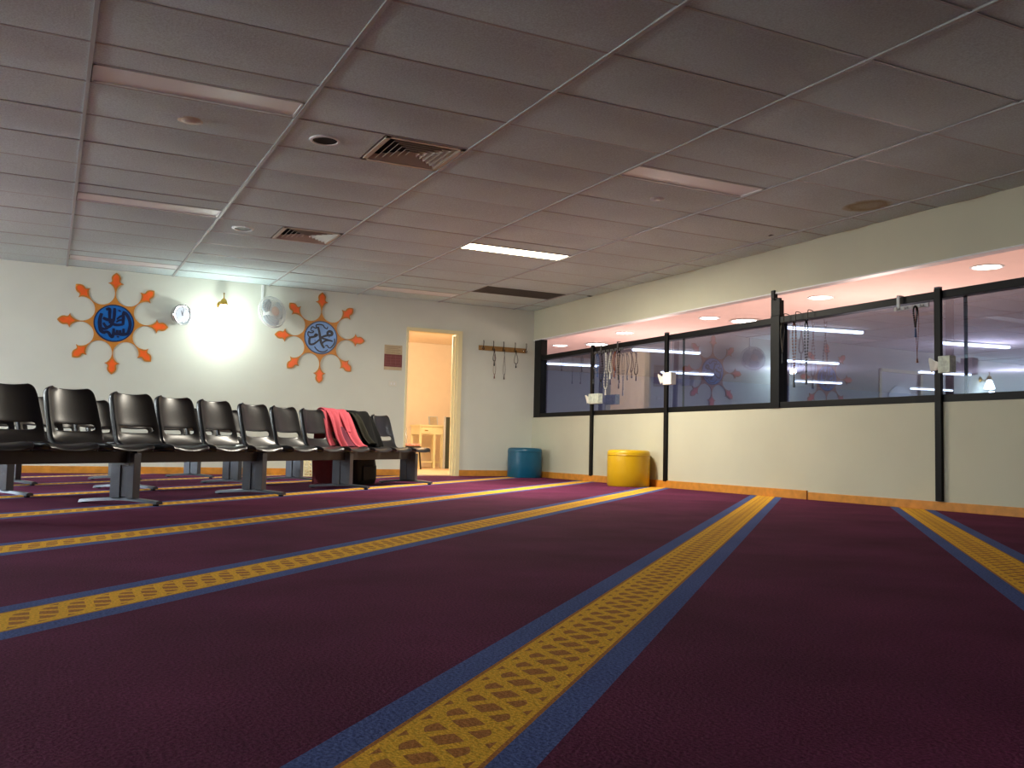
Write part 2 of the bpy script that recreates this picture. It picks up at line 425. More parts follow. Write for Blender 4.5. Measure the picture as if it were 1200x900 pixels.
for i, (l,j) in enumerate(VENTS):
    x0, x1, y0, y1 = cell(l, j); r = thing('air_vent', VL[i], 'air vent', (x1-.302, (y0+y1)/2, ZC), group='square ceiling vents')
    H = .285; m = MB()
    for a in ((-H, H, -H, -H+.03), (-H, H, H-.03, H), (-H, -H+.03, -H, H), (H-.03, H, -H, H)): m.box(*a, -.008, .012)
    m.build('frame', VENTW, r, merge=False)
    m = MB(); m.box(-H+.03, H-.03, -H+.03, H-.03, .06, .065); m.build('backing', GAP, r)
    for q, (dx, dy) in enumerate(((1,0), (-1,0), (0,1), (0,-1))):
        m = MB(); a = H-.035
        for k in range(6):
            o0 = a-k*.042; o1 = o0-.034        # blade slopes inwards and up
            P = []
            for (o, z, th) in ((o0, -.004, 0), (o1, .03, 0)):
                for sgn in (-1, 1):
                    if dx: P.append((dx*o, sgn*o, z))
                    else: P.append((sgn*o, dy*o, z))
            m.add(P, [(0,1,3,2)])
        m.build('blade_set', VENTW, r, merge=False, solid=.003)
x0, x1, y0, y1 = cell(*GR)
r = thing('return_air_grille', 'dark brown long return air grille in the ceiling near the far right corner', 'air grille', ((x0+x1)/2, (y0+.1+y1)/2, ZC))
hx, hy = (x1-x0)/2-.015, .25
m = MB(); m.box(-hx, hx, -hy, hy, .01, .014); m.build('backing', GAP, r)
m = MB()
for k in range(14): m.box(-hx, hx, -hy+k*.0365, -hy+k*.0365+.02, -.004, .004)
m.box(-hx, -hx+.02, -hy, hy, -.005, .004); m.box(hx-.02, hx, -hy, hy, -.005, .004); m.build('slats', GRILLE, r, merge=False)
def speaker(x, y, lb):
    r = thing('ceiling_speaker', lb, 'ceiling speaker', (x, y, ZC))
    m = MB(); m.lathe([(.082,-.008),(.086,-.014),(.1,-.012),(.104,-.004),(.104,.004),(.082,.004)], 32, cap=False); m.build('rim', WHITE, r, smooth=True)
    m = MB(); m.lathe([(0,-.006),(.05,-.007),(.083,-.008),(.083,.002)], 32); m.build('mesh_cover', GAP if 'black' in lb else GRILLE, r, smooth=True)
speaker(1.577, 6.09, 'round black ceiling speaker with white rim beside the larger vent')
speaker(1.583, 9.075, 'round grey ceiling speaker with white rim beside the smaller vent')
def sensor(x, y, lb, m1):
    r = thing('ceiling_sensor', lb, 'ceiling sensor', (x, y, ZC))
    m = MB(); m.lathe([(.095,.0),(.095,-.012),(.085,-.018),(.06,-.02)], 28); m.build('base', m1, r, smooth=True)
    m = MB(); m.lathe([(.062,-.018),(.055,-.026),(.03,-.031),(0,-.032)], 28); m.build('dome', m1, r, smooth=True)
sensor(.712, 6.11, 'small flat round beige ceiling sensor in the left of the ceiling', VENTW)
sensor(4.306, 6.09, 'round pale grey ceiling sensor on the right of the ceiling', GREYW)

# ------------------------------------------------------------------ glazing on the right
win = sempty('window_1', 'long dark framed interior glazing with tinted panes', 'window', (XR+.04, 0, 0))
YE = -4.0
m = MB(); m.box(-.045, .05, YE, 12.2, .875, .935); m.build('sill_rail', FRAME, win, bevel=.003)
m = MB(); m.box(-.045, .05, YE, 12.2, 1.722, 1.785); m.build('top_rail', FRAME, win, bevel=.003)
m = MB(); m.box(-.05, .055, 12.0, 12.2, .875, 2.025); m.build('end_post', FRAME, win, bevel=.003)
m = MB(); m.box(-.055, .055, 7.005, 7.13, .875, 1.80); m.box(-.05, -.02, 7.005, 7.13, 1.8, 1.975); m.box(-.02, .03, 7.03, 7.1, 1.8, 1.96)
m.build('wide_post', FRAME, win, bevel=.003, merge=False)
m = MB(); m.box(-.06, -.01, 7.075, 7.12, 1.975, 2.06); m.box(-.05, .0, 7.05, 7.09, 1.955, 1.985); m.build('post_bracket', FRAME, win, bevel=.003, merge=False)
PANES = [(12.0, 10.53, .004), (10.53, 8.88, .002), (8.88, 7.13, .012), (7.005, 5.17, .004), (5.17, YE, .006)]
for a, b, tl in PANES:
    m = MB(); m.add([(.012-tl*.4, b, .93), (.012-tl*.4, a, .93), (.012+tl*.4, a, 1.725), (.012+tl*.4, b, 1.725)], [(0,1,2,3)])
    m.build('pane', GLASS, win)
PL = ['thin black floor to rail post nearest the far corner', 'thin black floor to rail post just right of the yellow ottoman', 'thin black floor to rail post furthest right']
for i, y in enumerate((10.53, 8.875, 5.165)):
    r = thing('window_post', PL[i], 'post', (XR-.016, y, .0), group='thin black posts of the glazing')
    m = MB(); hb = .075; m.box(-.014, .016, -.03, .03, hb, 1.80); m.build('shaft', FRAME, r, bevel=.003)
    m = MB(); m.box(-.016, .02, -.026, .026, 1.80, 1.815); m.build('cap', STEELD, r, bevel=.002)
# slim inner mullion and mullion behind glass seen at the last pane
m = MB(); m.box(.03, .045, 4.97, 4.995, .93, 1.73); m.box(.03, .045, 8.66, 8.68, .93, 1.73); m.build('slim_mullion', FRAME, win, merge=False)

# ------------------------------------------------------------------ room beyond the glass
m = MB(); m.add([(XR+.1, YB, ZC), (27, YB, ZC), (27, 21.5, ZC), (XR+.1, 21.5, ZC)], [(0,3,2,1)])
struct(m.build('ceiling.002', PINK), 'pinkish ceiling of the room beyond the glazing', 'ceiling')
m = MB(); m.add([(XR+.1, YB, 0), (27, YB, 0), (27, 21.5, 0), (XR+.1, 21.5, 0)], [(0,1,2,3)])
struct(m.build('floor.001', FLOORN), 'pale floor of the room beyond the glazing', 'floor')
m = MB(); m.box(XR+.1, 27, 21.5, 21.6, 0, ZC); struct(m.build('wall_next_far', W_NEXT), 'lavender far wall beyond the glazing', 'wall')
m = MB(); m.box(27, 27.1, YB, 21.5, 0, ZC); struct(m.build('wall_next_right', W_NEXT), 'lavender side wall beyond the glazing', 'wall')
m = MB(); m.box(XR+.1, 27, YB-.1, YB, 0, ZC); struct(m.build('wall_next_near', W_NEXT), 'lavender near wall beyond the glazing', 'wall')
m = MB(); m.hexa([(6.50,YF,0),(6.555,YF,0),(7.60,16.9,0),(7.5,16.9,0),(6.50,YF,ZC),(6.555,YF,ZC),(7.60,16.9,ZC),(7.5,16.9,ZC)]); m.box(7.5, 7.6, 16.9, 21.5, 0, ZC); struct(m.build('wall_next_left', W_NEXT), 'lavender wall past the corner beyond the glazing', 'wall')
DL = [(8.93, 6.55, 'round recessed downlight in pink ceiling furthest right'), (8.96, 8.98, 'round recessed downlight in pink ceiling just right of the wide post'),
      (9.0, 11.32, 'round recessed downlight in pink ceiling left of the wide post'), (8.98, 13.63, 'round recessed downlight in pink ceiling above the tissue box post'), (9.08, 16.1, 'round recessed downlight in pink ceiling closest to the far corner')]
for x, y, lb in DL:
    r = thing('downlight', lb, 'downlight', (x, y, ZC), group='downlights in the pink ceiling')
    m = MB(); m.lathe([(.135,-.002),(.15,-.012),(.165,-.01),(.17,0)], 32, cap=False); m.build('rim', WHITE, r, smooth=True)
    m = MB(); m.lathe([(0,-.006),(.1,-.006),(.138,-.004)], 32); m.build('lens', DOWNL, r, smooth=True)
for x, y, lb in ((9.6, 11.2, 'large round ceiling lamp partly cut by the window rail beside the wide post'), (9.5, 15.4, 'large round ceiling lamp partly cut by the window rail near the far corner')):
    r = thing('ceiling_lamp', lb, 'ceiling lamp', (x, y, ZC), group='large lamps in the pink ceiling')
    m = MB(); m.lathe([(.22,0),(.24,-.012),(.23,-.02),(.2,-.022)], 36, cap=False); m.build('rim', WHITE, r, smooth=True)
    m = MB(); m.lathe([(0,-.03),(.12,-.028),(.205,-.018)], 36); m.build('lens', DOWNL, r, smooth=True)
ST = [(10.4, 11.1, 'behind the upper beads right of the wide post'), (10.4, 15.35, 'high in the second pane from the corner'), (10.4, 19.25, 'in the pane nearest the corner'),
      (14.0, 11.05, 'in the pane furthest right'), (14.1, 15.2, 'crossing the hanging beads'), (14.0, 19.4, 'beside the white tissue box'), (18.5, 15.25, 'just left of the right hand post'), (18.5, 19.35, 'low below the star reflection'), (22.9, 19.2, 'lowest left of the right hand post')]
for x, y, lb in ST:
    r = thing('fluorescent_batten', 'white strip light beyond the glass '+lb, 'strip light', (x+.73, y, ZC), -.17, group='strip lights beyond the glass')
    m = MB(); m.box(-.75, .75, -.05, .05, -.03, -.001); m.build('housing', WHITE, r)
    m = MB(); m.box(-.74, .74, -.05, .05, -.07, -.03); m.build('tube_cover', FLUO2, r, bevel=.01)

# ------------------------------------------------------------------ doorway and little room behind
d = sempty('door_1', 'cream framed open doorway into a brightly lit peach room', 'door', (0, YF, 0))
m = MB()
m.box(DX0-.028, DX0+.004, -.012, .125, 0, DZ); m.build('jamb', CREAM, d, bevel=.003)
m = MB(); m.box(DX1-.004, DX1+.03, -.004, .125, 0, DZ); m.box(DX1-.03, DX1-.004, .04, .075, 0, DZ-.03); m.build('jamb', CREAM, d, merge=False)
m = MB(); m.box(DX0-.028, DX1+.03, -.012, .125, DZ-.004, DZ+.03); m.build('head', CREAM, d, bevel=.003)
m = MB(); m.box(DX1+.03, DX1+.09, -.02, -.001, 0, DZ+.045); m.box(DX0-.028, DX1+.03, -.02, -.013, DZ+.0, DZ+.045); m.build('architrave', CREAM, d, merge=False)
m = MB(); m.box(DX0, DX1, 0, .14, 0, .012); m.build('threshold', TILEF, d)
RX0, RX1, RY1 = 3.2, 7.5, 16.8
m = MB(); m.box(RX0, RX1, RY1, RY1+.1, 0, ZC); struct(m.build('wall_back_room', PEACH), 'peach wall seen through the doorway', 'wall')
m = MB(); m.box(RX0-.1, RX0, YF+.12, RY1, 0, ZC); struct(m.build('wall_back_room_left', PEACH), 'peach left wall of the back room', 'wall')
m = MB(); m.hexa([(6.40,YF+.12,0),(6.45,YF+.12,0),(7.42,RY1,0),(7.36,RY1,0),(6.40,YF+.12,ZC-.1),(6.45,YF+.12,ZC-.1),(7.42,RY1,ZC-.1),(7.36,RY1,ZC-.1)]); struct(m.build('wall_back_room_right', PEACH), 'peach right wall of the back room', 'wall')
m = MB(); m.add([(RX0,YF+.12,.004),(6.44,YF+.12,.004),(7.4,RY1,.004),(RX0,RY1,.004)], [(0,1,2,3)]); struct(m.build('floor.002', TILEF), 'peach tiled floor of the back room', 'floor')
m = MB(); m.add([(RX0,YF+.12,2.4),(6.44,YF+.12,2.4),(7.4,RY1,2.4),(RX0,RY1,2.4)], [(0,3,2,1)]); struct(m.build('ceiling.003', PEACH), 'pale ceiling of the back room', 'ceiling')

# second doorway, outside the picture but mirrored in the glass
d2 = sempty('door_2', 'white panelled door with arched top panel', 'door', ((D2[0]+D2[1])/2, YF, 0))
hw = (D2[1]-D2[0])/2
m = MB(); m.box(-hw, hw, .03, .07, 0, 2.04); m.build('leaf', mat('door white', (226, 220, 214), .5), d2)
m = MB()
arch = [(-.3, .9), (.3, .9), (.3, 1.6)] + [(.3*math.cos(a), 1.6+.2*math.sin(a)) for a in [PI*k/12 for k in range(1, 12)]] + [(-.3, 1.6)]
m.prism(arch, .03, .018, lambda x, y, dd: (x, dd, y)); m.box(-.3, .3, .018, .03, .2, .75); m.build('door_panel', WHITE, d2, bevel=.006, merge=False)
m = MB(); m.box(-hw-.06, -hw, -.015, .0, 0, 2.1); m.box(hw, hw+.06, -.015, 0, 0, 2.1); m.box(-hw-.06, hw+.06, -.015, 0, 2.04, 2.1); m.build('door_frame', CREAM, d2, merge=False)

# desk
r = thing('desk', 'cream desk with drawer seen through the doorway', 'desk', (6.36, 16.3, .004)); r.scale = (.78, 1, 1)
m = MB(); m.box(-.31, .31, -.27, .27, .765, .80); m.build('desk_top', CREAM, r, bevel=.004)
m = MB(); m.box(-.29, .29, -.245, .245, .62, .765); m.build('apron', CREAM, r)
m = MB(); m.box(-.28, -.02, -.262, -.245, .64, .755); k = m.build('drawer', CREAM, r, bevel=.004)
m = MB(); m.box(-.19, -.11, -.278, -.262, .69, .705); m.build('drawer_handle', BRASS, k)
for x, y in ((-.275, -.22), (.08, -.225), (.275, -.22), (-.275, .22), (.275, .22)):
    m = MB(); m.box(x-.025, x+.025, y-.025, y+.025, 0, .62); m.build('leg', CREAM, r, bevel=.003)
m = MB(); m.box(-.27, .27, -.2, .2, .10, .12); m.build('lower_shelf', CREAM, r)
r = thing('glass_panel', 'dark green glass panel standing upright beside the desk', 'panel', (6.60, 15.9, .004), .1)
m = MB(); m.box(-.03, .06, 0, .02, 0, .95); m.build('sheet', mat('dark green glass', (52, 62, 52), .15), r)
m = MB(); m.box(-.06, -.03, -.005, .025, 0, .96); m.build('edge_frame', GREYW, r)
r = thing('picture_sheet', 'pale grey sheet standing on the desk against the peach wall', 'sheet', (6.47, 16.42, .8035), 0)
m = MB(); m.hexa([(-.02,0,0),(.16,0,0),(.16,.015,0),(-.02,.015,0),(-.02,.05,.17),(.16,.05,.17),(.16,.065,.17),(-.02,.065,.17)]); m.build('board', GREYW, r)
m = MB(); m.hexa([(0,-.001,.01),(.14,-.001,.01),(.14,.004,.01),(0,.004,.01),(0,.044,.16),(.14,.044,.16),(.14,.05,.16),(0,.05,.16)]); m.build('print', PAPER, r)

# chair in the back room
r = thing('side_chair', 'black chair with chrome back and pink patterned cushion in the doorway', 'chair', (5.60, 15.4, .006), .35)
m = MB(); m.box(-.2, .2, -.22, .22, .36, .40); m.build('seat', PLASTIC, r, bevel=.012)
m = MB(); m.box(-.19, .19, -.21, .19, .40, .445); cu = m.build('cushion', mat('pink patterned cloth', (214, 150, 140), .9, var=.45, scale=30), r, bevel=.015)
m = MB()
m.tube(smoothpts([(-.19,.18,.38),(-.195,.2,.6),(-.19,.23,.76),(-.12,.245,.83),(0,.25,.845),(.12,.245,.83),(.19,.23,.76),(.195,.2,.6),(.19,.18,.38)]), .016)
m.build('back_frame', CHROME, r, smooth=True)
m = MB(); m.box(-.17, .17, .225, .245, .66, .80); m.build('backrest', PEACH, r, bevel=.01)
for sx in (-1, 1):
    for sy in (-1, 1):
        m = MB(); m.tube([(sx*.17, sy*.19, .37), (sx*.2, sy*.21, .0)], .016); m.build('leg', WIRE, r, smooth=True)

# ------------------------------------------------------------------ star plaques with lettering
def star(cx, cz, R, lb, disc_m, strokes, ink, rot=0.):
    r = thing('star_plaque', lb, 'wall plaque', (cx, YF, cz), group='eight armed star plaques')
    F = lambda x, y, dd: (x, -dd, y)
    def rotp(p, a): return (p[0]*math.cos(a)-p[1]*math.sin(a), p[0]*math.sin(a)+p[1]*math.cos(a))
    C0, CR = 1.78*R, .66*R
    out = []
    bx, by = 2.2*R, .40*R
    cxx, cyy = C0*math.cos(PI/8), C0*math.sin(PI/8)
    a_b = math.atan2(by-cyy, bx-cxx)             # barb seen from hollow centre
    for k in range(8):
        A = PI/2 - k*PI/4 + rot
        head = [(2.25*R,.29*R),(2.3*R,.225*R),(2.37*R,.215*R),(2.47*R,.24*R),(2.57*R,.23*R),(2.67*R,.175*R),(2.76*R,.08*R),(2.82*R,0)]
        pts = [(bx, by)] + head + [(x, -y) for x, y in head[-2::-1]] + [(bx, -by)]
        out += [rotp(p, A) for p in pts]
        # concave arc to the next arm (clockwise), hollow centred at -22.5 deg
        cx2, cy2 = cxx, -cyy
        a0 = math.atan2(-by-cy2, bx-cx2)
        p_next = rotp((bx, by), -PI/4); a1 = math.atan2(p_next[1]-cy2, p_next[0]-cx2)
        # run the long way round through the inner side
        n = 22; mid = math.atan2(-cy2, -cx2)
        def unw(a, ref):
            while a-ref > PI: a -= 2*PI
            while a-ref < -PI: a += 2*PI
            return a
        d0 = unw(a0, mid)-mid; d1 = unw(a1, mid)-mid
        for i in range(1, n):
            a = mid+d0+(d1-d0)*i/n
            out.append(rotp((cx2+CR*math.cos(a), cy2+CR*math.sin(a)), A))
    m = MB(); m.prism(out, .0, .014, F); m.build('star_frame', STAR, r, bevel=.002)
    for k in range(8):
        A = PI/2 - k*PI/4 + rot
        pet = [(1.95*R,0),(2.06*R,.07*R),(2.16*R,.14*R),(2.215*R,.26*R),(2.27*R,.17*R),(2.36*R,.14*R),(2.47*R,.155*R),(2.57*R,.14*R),(2.66*R,.07*R),(2.71*R,0)]
        pet = pet + [(x,-y) for x, y in pet[-2:0:-1]]
        m = MB(); m.prism([rotp(p, A) for p in pet], .014, .019, F); m.build('petal', TIP, r)
    m = MB(); m.prism([(1.03*R*math.cos(2*PI*k/64), 1.03*R*math.sin(2*PI*k/64)) for k in range(64)], .014, .018, F); m.build('disc_rim', RIMB, r)
    m = MB(); m.prism([(.96*R*math.cos(2*PI*k/64), .96*R*math.sin(2*PI*k/64)) for k in range(64)], .018, .024, F); m.build('disc', disc_m, r)
    m = MB(); q = 0
    for st in strokes:
        wd, pts = st[0]*R*1.12, st[1:]
        P = smoothpts([(x*R, y*R, 0) for x, y in pts], 5)
        Lp, Rp = [], []; N = len(P); q += 1
        for i, p in enumerate(P):
            tdir = (P[min(i+1, N-1)]-P[max(i-1, 0)]).normalized(); nn = Vector((-tdir.y, tdir.x, 0))
            ww = wd*(.55+.45*math.sin(PI*(.15+.7*i/(N-1))))
            Lp.append(p+nn*ww); Rp.append(p-nn*ww)
        dz = .0245+.0003*q
        for i in range(N-1):
            m.add([F(Lp[i].x, Lp[i].y, dz), F(Lp[i+1].x, Lp[i+1].y, dz), F(Rp[i+1].x, Rp[i+1].y, dz), F(Rp[i].x, Rp[i].y, dz)], [(0,1,2,3)])
    m.build('calligraphy', ink, r, merge=False)
def n1(x, y): return ((x-550)/365*.97, (460-y)/340*.97)
def n2(x, y): return ((x-460)/322*.97, (455-y)/327*.97)
S1 = [(.075, n1(545,165), n1(548,280), n1(540,405)), (.075, n1(385,210), n1(450,190), n1(458,280), n1(462,385)),
 (.09, n1(305,285), n1(280,400), n1(285,520), n1(320,630), n1(400,655)), (.08, n1(335,370), n1(400,395), n1(470,405), n1(545,400)),
 (.07, n1(545,400), n1(520,465), n1(600,490), n1(725,470)), (.08, n1(700,230), n1(770,260), n1(835,360), n1(860,480), n1(830,620), n1(790,665)),
 (.075, n1(715,245), n1(722,350), n1(722,480)), (.075, n1(330,650), n1(440,640), n1(490,700), n1(530,725), n1(548,650), n1(545,560)),
 (.085, n1(545,665), n1(640,660), n1(740,665), n1(810,650)), (.06, n1(615,585), n1(615,650)), (.06, n1(670,585), n1(672,650)), (.06, n1(735,550), n1(740,650)),
 (.07, n1(345,465), n1(410,545), n1(480,520), n1(505,470), n1(450,440)), (.06, n1(300,560), n1(370,585), n1(440,560)), (.045, n1(600,385), n1(650,330), n1(705,300)),
 (.045, n1(590,440), n1(640,400), n1(700,385)), (.04, n1(620,200), n1(665,225)), (.04, n1(610,715), n1(660,720))]
S2 = [(.075, n2(600,395), n2(592,345), n2(630,312), n2(680,330), n2(685,375), n2(640,395), n2(600,385)), (.06, n2(690,380), n2(600,400), n2(530,420), n2(465,450)),
 (.07, n2(390,235), n2(420,340), n2(440,440), n2(455,520), n2(490,610), n2(535,670)), (.055, n2(705,515), n2(620,500), n2(560,485), n2(470,465)), (.05, n2(705,515), n2(600,505), n2(530,530), n2(490,575)),
 (.06, n2(445,485), n2(370,555), n2(300,605), n2(235,605), n2(222,540), n2(232,475), n2(290,455), n2(345,435), n2(380,405), n2(345,395), n2(325,430)),
 (.035, n2(240,315), n2(270,245), n2(330,265), n2(365,255), n2(350,205), n2(420,185), n2(490,195), n2(530,245), n2(580,262), n2(590,215)),
 (.035, n2(235,470), n2(190,420), n2(195,355), n2(240,370), n2(290,360), n2(300,335), n2(250,330)), (.035, n2(330,650), n2(380,710), n2(450,750), n2(540,745), n2(610,695)),
 (.035, n2(740,455), n2(745,540), n2(700,620), n2(650,665)), (.035, n2(555,620), n2(590,610), n2(620,650), n2(650,660)), (.03, n2(330,520), n2(345,530)), (.03, n2(625,420), n2(630,440))]
star(.652, 1.826, .222, 'ochre eight armed star plaque with bright blue lettered disc, left of the clock', DISC1, S1, INK)
star(3.212, 1.838, .218, 'ochre eight armed star plaque with pale blue lettered disc, right of the fan', DISC2, S2, INK2)

# ------------------------------------------------------------------ wall clock
r = thing('wall_clock', 'round silver rimmed wall clock showing noon beside the left star', 'clock', (1.40, YF, 1.985))
rot = Matrix.Rotation(math.radians(26), 4, 'Z') @ Matrix.Rotation(math.radians(90), 4, 'X')
T = Matrix.Translation((.02, -.1, 0)) @ rot       # local z of the clock points to the room
m = MB(); m.lathe([(.10,-.07),(.122,-.05),(.128,.0),(.134,.018),(.13,.026),(.118,.026),(.116,.018),(.10,.012)], 40, T); m.build('case', CHROME, r, smooth=True)
m = MB(); m.lathe([(0,.013),(.117,.013),(.117,.009)], 40, T)
m.mi = 1
for k in range(12):
    a = k*PI/6; ln = .02 if k % 3 == 0 else .012
    c0, s0 = math.cos(a), math.sin(a); P = []
    for (q, s_) in ((.086,-.0035),(.086+ln,-.0035),(.086+ln,.0035),(.086,.0035)): P.append(T @ Vector((q*s0+s_*c0, q*c0-s_*s0, .0145)))
    m.add(P, [(0,1,2,3)])
m.build('dial', [mat('clock face', (186, 190, 206), .5), INK2], r, merge=False)
def hand(nm, a, ln, wd, z):
    m = MB(); s0, c0 = math.sin(a), math.cos(a); P = []
    for (q, s_) in ((-.015,-wd),(ln,-wd*.5),(ln,wd*.5),(-.015,wd)): P.append(T @ Vector((q*s0+s_*c0, q*c0-s_*s0, z)))
    m.add(P, [(0,1,2,3)]); m.build(nm, INK2, r)
hand('hour_hand', math.radians(-22), .055, .006, .0165); hand('minute_hand', math.radians(10), .08, .0045, .018)
m = MB(); m.box(-.03, .03, -.075, 0, -.03, .03); m.build('wall_mount', GREYW, r)

# ------------------------------------------------------------------ sconces
def sconce(x, z, lb):
    r = thing('wall_lamp', lb, 'wall lamp', (x, YF, z))
    m = MB(); M = Matrix.Rotation(math.radians(90), 4, 'X') @ Matrix.Translation((0,0,.0))
    m.lathe([(0,.028),(.02,.026),(.045,.016),(.055,.004),(.055,0)], 24, M); m.build('wall_plate', BRASS, r, smooth=True)
    m = MB(); m.tube(smoothpts([(0,-.02,0),(0,-.10,-.03),(0,-.17,.0),(0,-.20,.06),(0,-.20,.12)]), .008); m.ball((0,-.20,.125), .013)
    m.build('arm', BRASS, r, smooth=True)
    m = MB(); m.lathe([(.0,.06),(.02,.058),(.035,.04),(.045,.01),(.05,-.012),(.046,-.02)], 24, Matrix.Translation((0,-.20,0))); m.build('cup', BRASS, r, smooth=True)
    m = MB(); m.lathe([(.04,-.02),(.06,-.06),(.085,-.13),(.1,-.19),(.102,-.2),(.07,-.2),(0,-.195)], 28, Matrix.Translation((0,-.20,0))); m.build('glass_shade', SHADE, r, smooth=True)
    return r
sconce(1.905, 2.16, 'brass wall lamp with glaring white glass shade beside the clock')
sconce(-3.45, 2.10, 'brass wall lamp with glowing shade mirrored in the right hand glass')

# ------------------------------------------------------------------ wall fan
r = thing('wall_fan', 'white round wall fan with caged blades between the lamp and the right star', 'fan', (2.48, YF, 2.10))
Tf = Matrix.Translation((.035, -.20, 0)) @ Matrix.Rotation(math.radians(26), 4, 'Z') @ Matrix.Rotation(math.radians(82), 4, 'X')
m = MB()
for (R_, z) in ((.205, 0), (.198, .03), (.17, .05), (.198, -.03), (.14,.058), (.17,-.045), (.11,.062), (.08,.064)):
    m.tube([Tf @ Vector((R_*math.cos(a), R_*math.sin(a), z)) for a in [2*PI*k/36 for k in range(36)]], 0.007 if z == 0 else .003, 6, closed=True)
for k in range(56):
    a = 2*PI*k/56; c, s_ = math.cos(a), math.sin(a)
    m.tube([Tf @ Vector((q*c, q*s_, z)) for q, z in ((.05,.064),(.11,.062),(.17,.05),(.2,.022),(.205,0),(.2,-.025),(.15,-.05),(.06,-.055))], .0026, 4)
m.build('guard', WHITE, r, smooth=True, merge=False)
m = MB(); m.lathe([(.06,.058),(.06,.066),(.03,.072),(0,.073)], 24, Tf); m.build('badge', mat('pinkish badge', (240, 222, 212), .4), r, smooth=True)
bl = MB()
for k in range(3):
    a0 = 2*PI*k/3+.3; rows = []
    for i in range(7):
        q = .03+.15*i/6; wd = .42+.5*math.sin(PI*i/7)
        rows.append([Tf @ Vector((q*math.cos(a0+wd*(v-.5)*2), q*math.sin(a0+wd*(v-.5)*2), .02*(v-.5)*2)) for v in (0, .25, .5, .75, 1)])
    bl.grid(rows)
bl.build('blades', mat('pale blue blade', (206, 224, 236), .25, spec=.5), r, smooth=True, merge=False, solid=.002)
m = MB(); m.lathe([(.035,.03),(.05,.01),(.055,-.06),(.06,-.1),(.045,-.13),(0,-.135)], 24, Tf); m.build('motor', WHITE, r, smooth=True)
m = MB(); m.box(-.04, .04, -.02, 0, -.13, .05); m.tube([(0,-.02,-.06),(.0,-.08,-.05),(.0,-.10,0)], .018); m.build('wall_bracket', WHITE, r, merge=False, bevel=.003)
m = MB(); m.box(-.075, -.045, -.016, 0, .1, ZC-2.10-.003); m.build('cable_conduit', WHITE, r)

# ------------------------------------------------------------------ notices and switch
r = thing('paper_notice', 'old beige paper notice taped to the wall left of the doorway', 'notice', (4.25, YF, 1.64))
m = MB(); m.box(-.135, .125, -.003, 0, -.18, .17); m.build('sheet', PAPER, r)
m = MB()
for k in range(5): m.box(-.11, .1-.03*(k % 2), -.004, -.003, .14-.022*k, .147-.022*k)
m.build('faded_lines', mat('faded ink', (150, 128, 98), .9), r, merge=False)
r = thing('maroon_notice', 'maroon printed card fixed over the beige paper notice', 'notice', (4.25, YF-.003, 1.60))
m = MB(); m.box(-.135, .125, -.003, 0, -.095, .08); m.build('card', MAROONP, r)
m = MB()
for k in range(4): m.box(-.115, .105, -.004, -.003, -.075+.04*k, -.072+.04*k)
for k in range(4): m.box(-.115+.0725*k, -.112+.0725*k, -.004, -.003, -.075, .06)
m.build('printed_grid', mat('faded rose ink', (150, 98, 92), .8), r, merge=False)
r = thing('light_switch', 'off white light switch plate below the notices', 'light switch', (4.25, YF, 1.27))
m = MB(); m.box(-.058, .058, -.008, 0, -.036, .036); m.build('plate', mat('switch ivory', (216, 214, 200), .5), r, bevel=.003)
for x in (-.022, .022):
    m = MB(); m.box(x-.008, x+.008, -.013, -.008, -.013, .013); m.build('rocker', WHITE, r, bevel=.002)

# ------------------------------------------------------------------ coat rack and prayer beads
rk = thing('hook_rack', 'brown wooden wall rack with five metal hooks right of the doorway', 'coat rack', (5.93, YF, 1.865))
m = MB(); m.hexa([(-.385,-.018,-.035),(.385,-.018,-.035),(.385,0,-.035),(-.385,0,-.035),(-.385,-.018,.035),(.385,-.018,.035),(.385,0,.035),(-.385,0,.035)]); m.build('board', RACKW, rk, bevel=.004)
for x in (-.34, .345):
    m = MB(); m.ball((x,-.02,0), .011, sc=(1,.5,1)); m.build('screw', CHROME, rk, smooth=True)
HX = [-.325, -.165, 0, .19, .375]
for x in HX:
    m = MB(); m.tube(smoothpts([(x,-.018,-.02),(x,-.03,.0),(x,-.05,.03),(x,-.055,.08),(x,-.05,.1)]), .0055)
    m.tube(smoothpts([(x,-.02,-.01),(x,-.05,-.03),(x,-.07,-.02),(x,-.075,.0)]), .005); m.ball((x,-.05,.102), .008)
    m.build('hook', WIRE, rk, smooth=True)

def beads(loc, lb, L, wd, mt, rz=0., tassel=.05, group=None, rb=.006, n=40, tm=None, twist=0.):
    r = thing('prayer_beads', lb, 'prayer beads', loc, rz, group)
    pts = []
    for k in range(n):
        a = 2*PI*k/n; z = -L*.5*(1-math.cos(a)); q = math.sin(a)*wd*(.35+.65*(-z/L))
        pts.append((q, .012*math.sin(2*a+twist), z))
    m = MB(); m.tube(pts, .0018, 5, closed=True)
    for p in pts: m.ball(p, rb, 6, 4)
    m.build('bead_loop', mt, r, smooth=True, merge=False)
    m = MB(); m.tube([(0,0,-L),(0,0,-L-.02)], .0035, 6); m.lathe([(.004,-L-.015),(.008,-L-.02),(.007,-L-.03),(.011,-L-.03-tassel),(0,-L-.03-tassel)], 10)
    m.build('tassel', tm or mt, r, smooth=True, merge=False)
    return r
yb = YF-.085
beads((5.93+HX[1], yb, 1.845), 'dark prayer beads in a bunch on the second hook of the wall rack', .17, .022, BEADK, group='prayer beads on the wall rack', tm=BEADK, tassel=.04)
beads((5.93+HX[1]+.012, yb+.01, 1.84), 'long thin brown prayer beads reaching lowest on the second hook of the wall rack', .36, .02, BEADR, group='prayer beads on the wall rack', rb=.004, n=70, tassel=.03)
beads((5.93+HX[2], yb, 1.845), 'thin grey prayer beads on the middle hook of the wall rack', .37, .016, WIRE, group='prayer beads on the wall rack', rb=.004, n=70, tassel=.03)
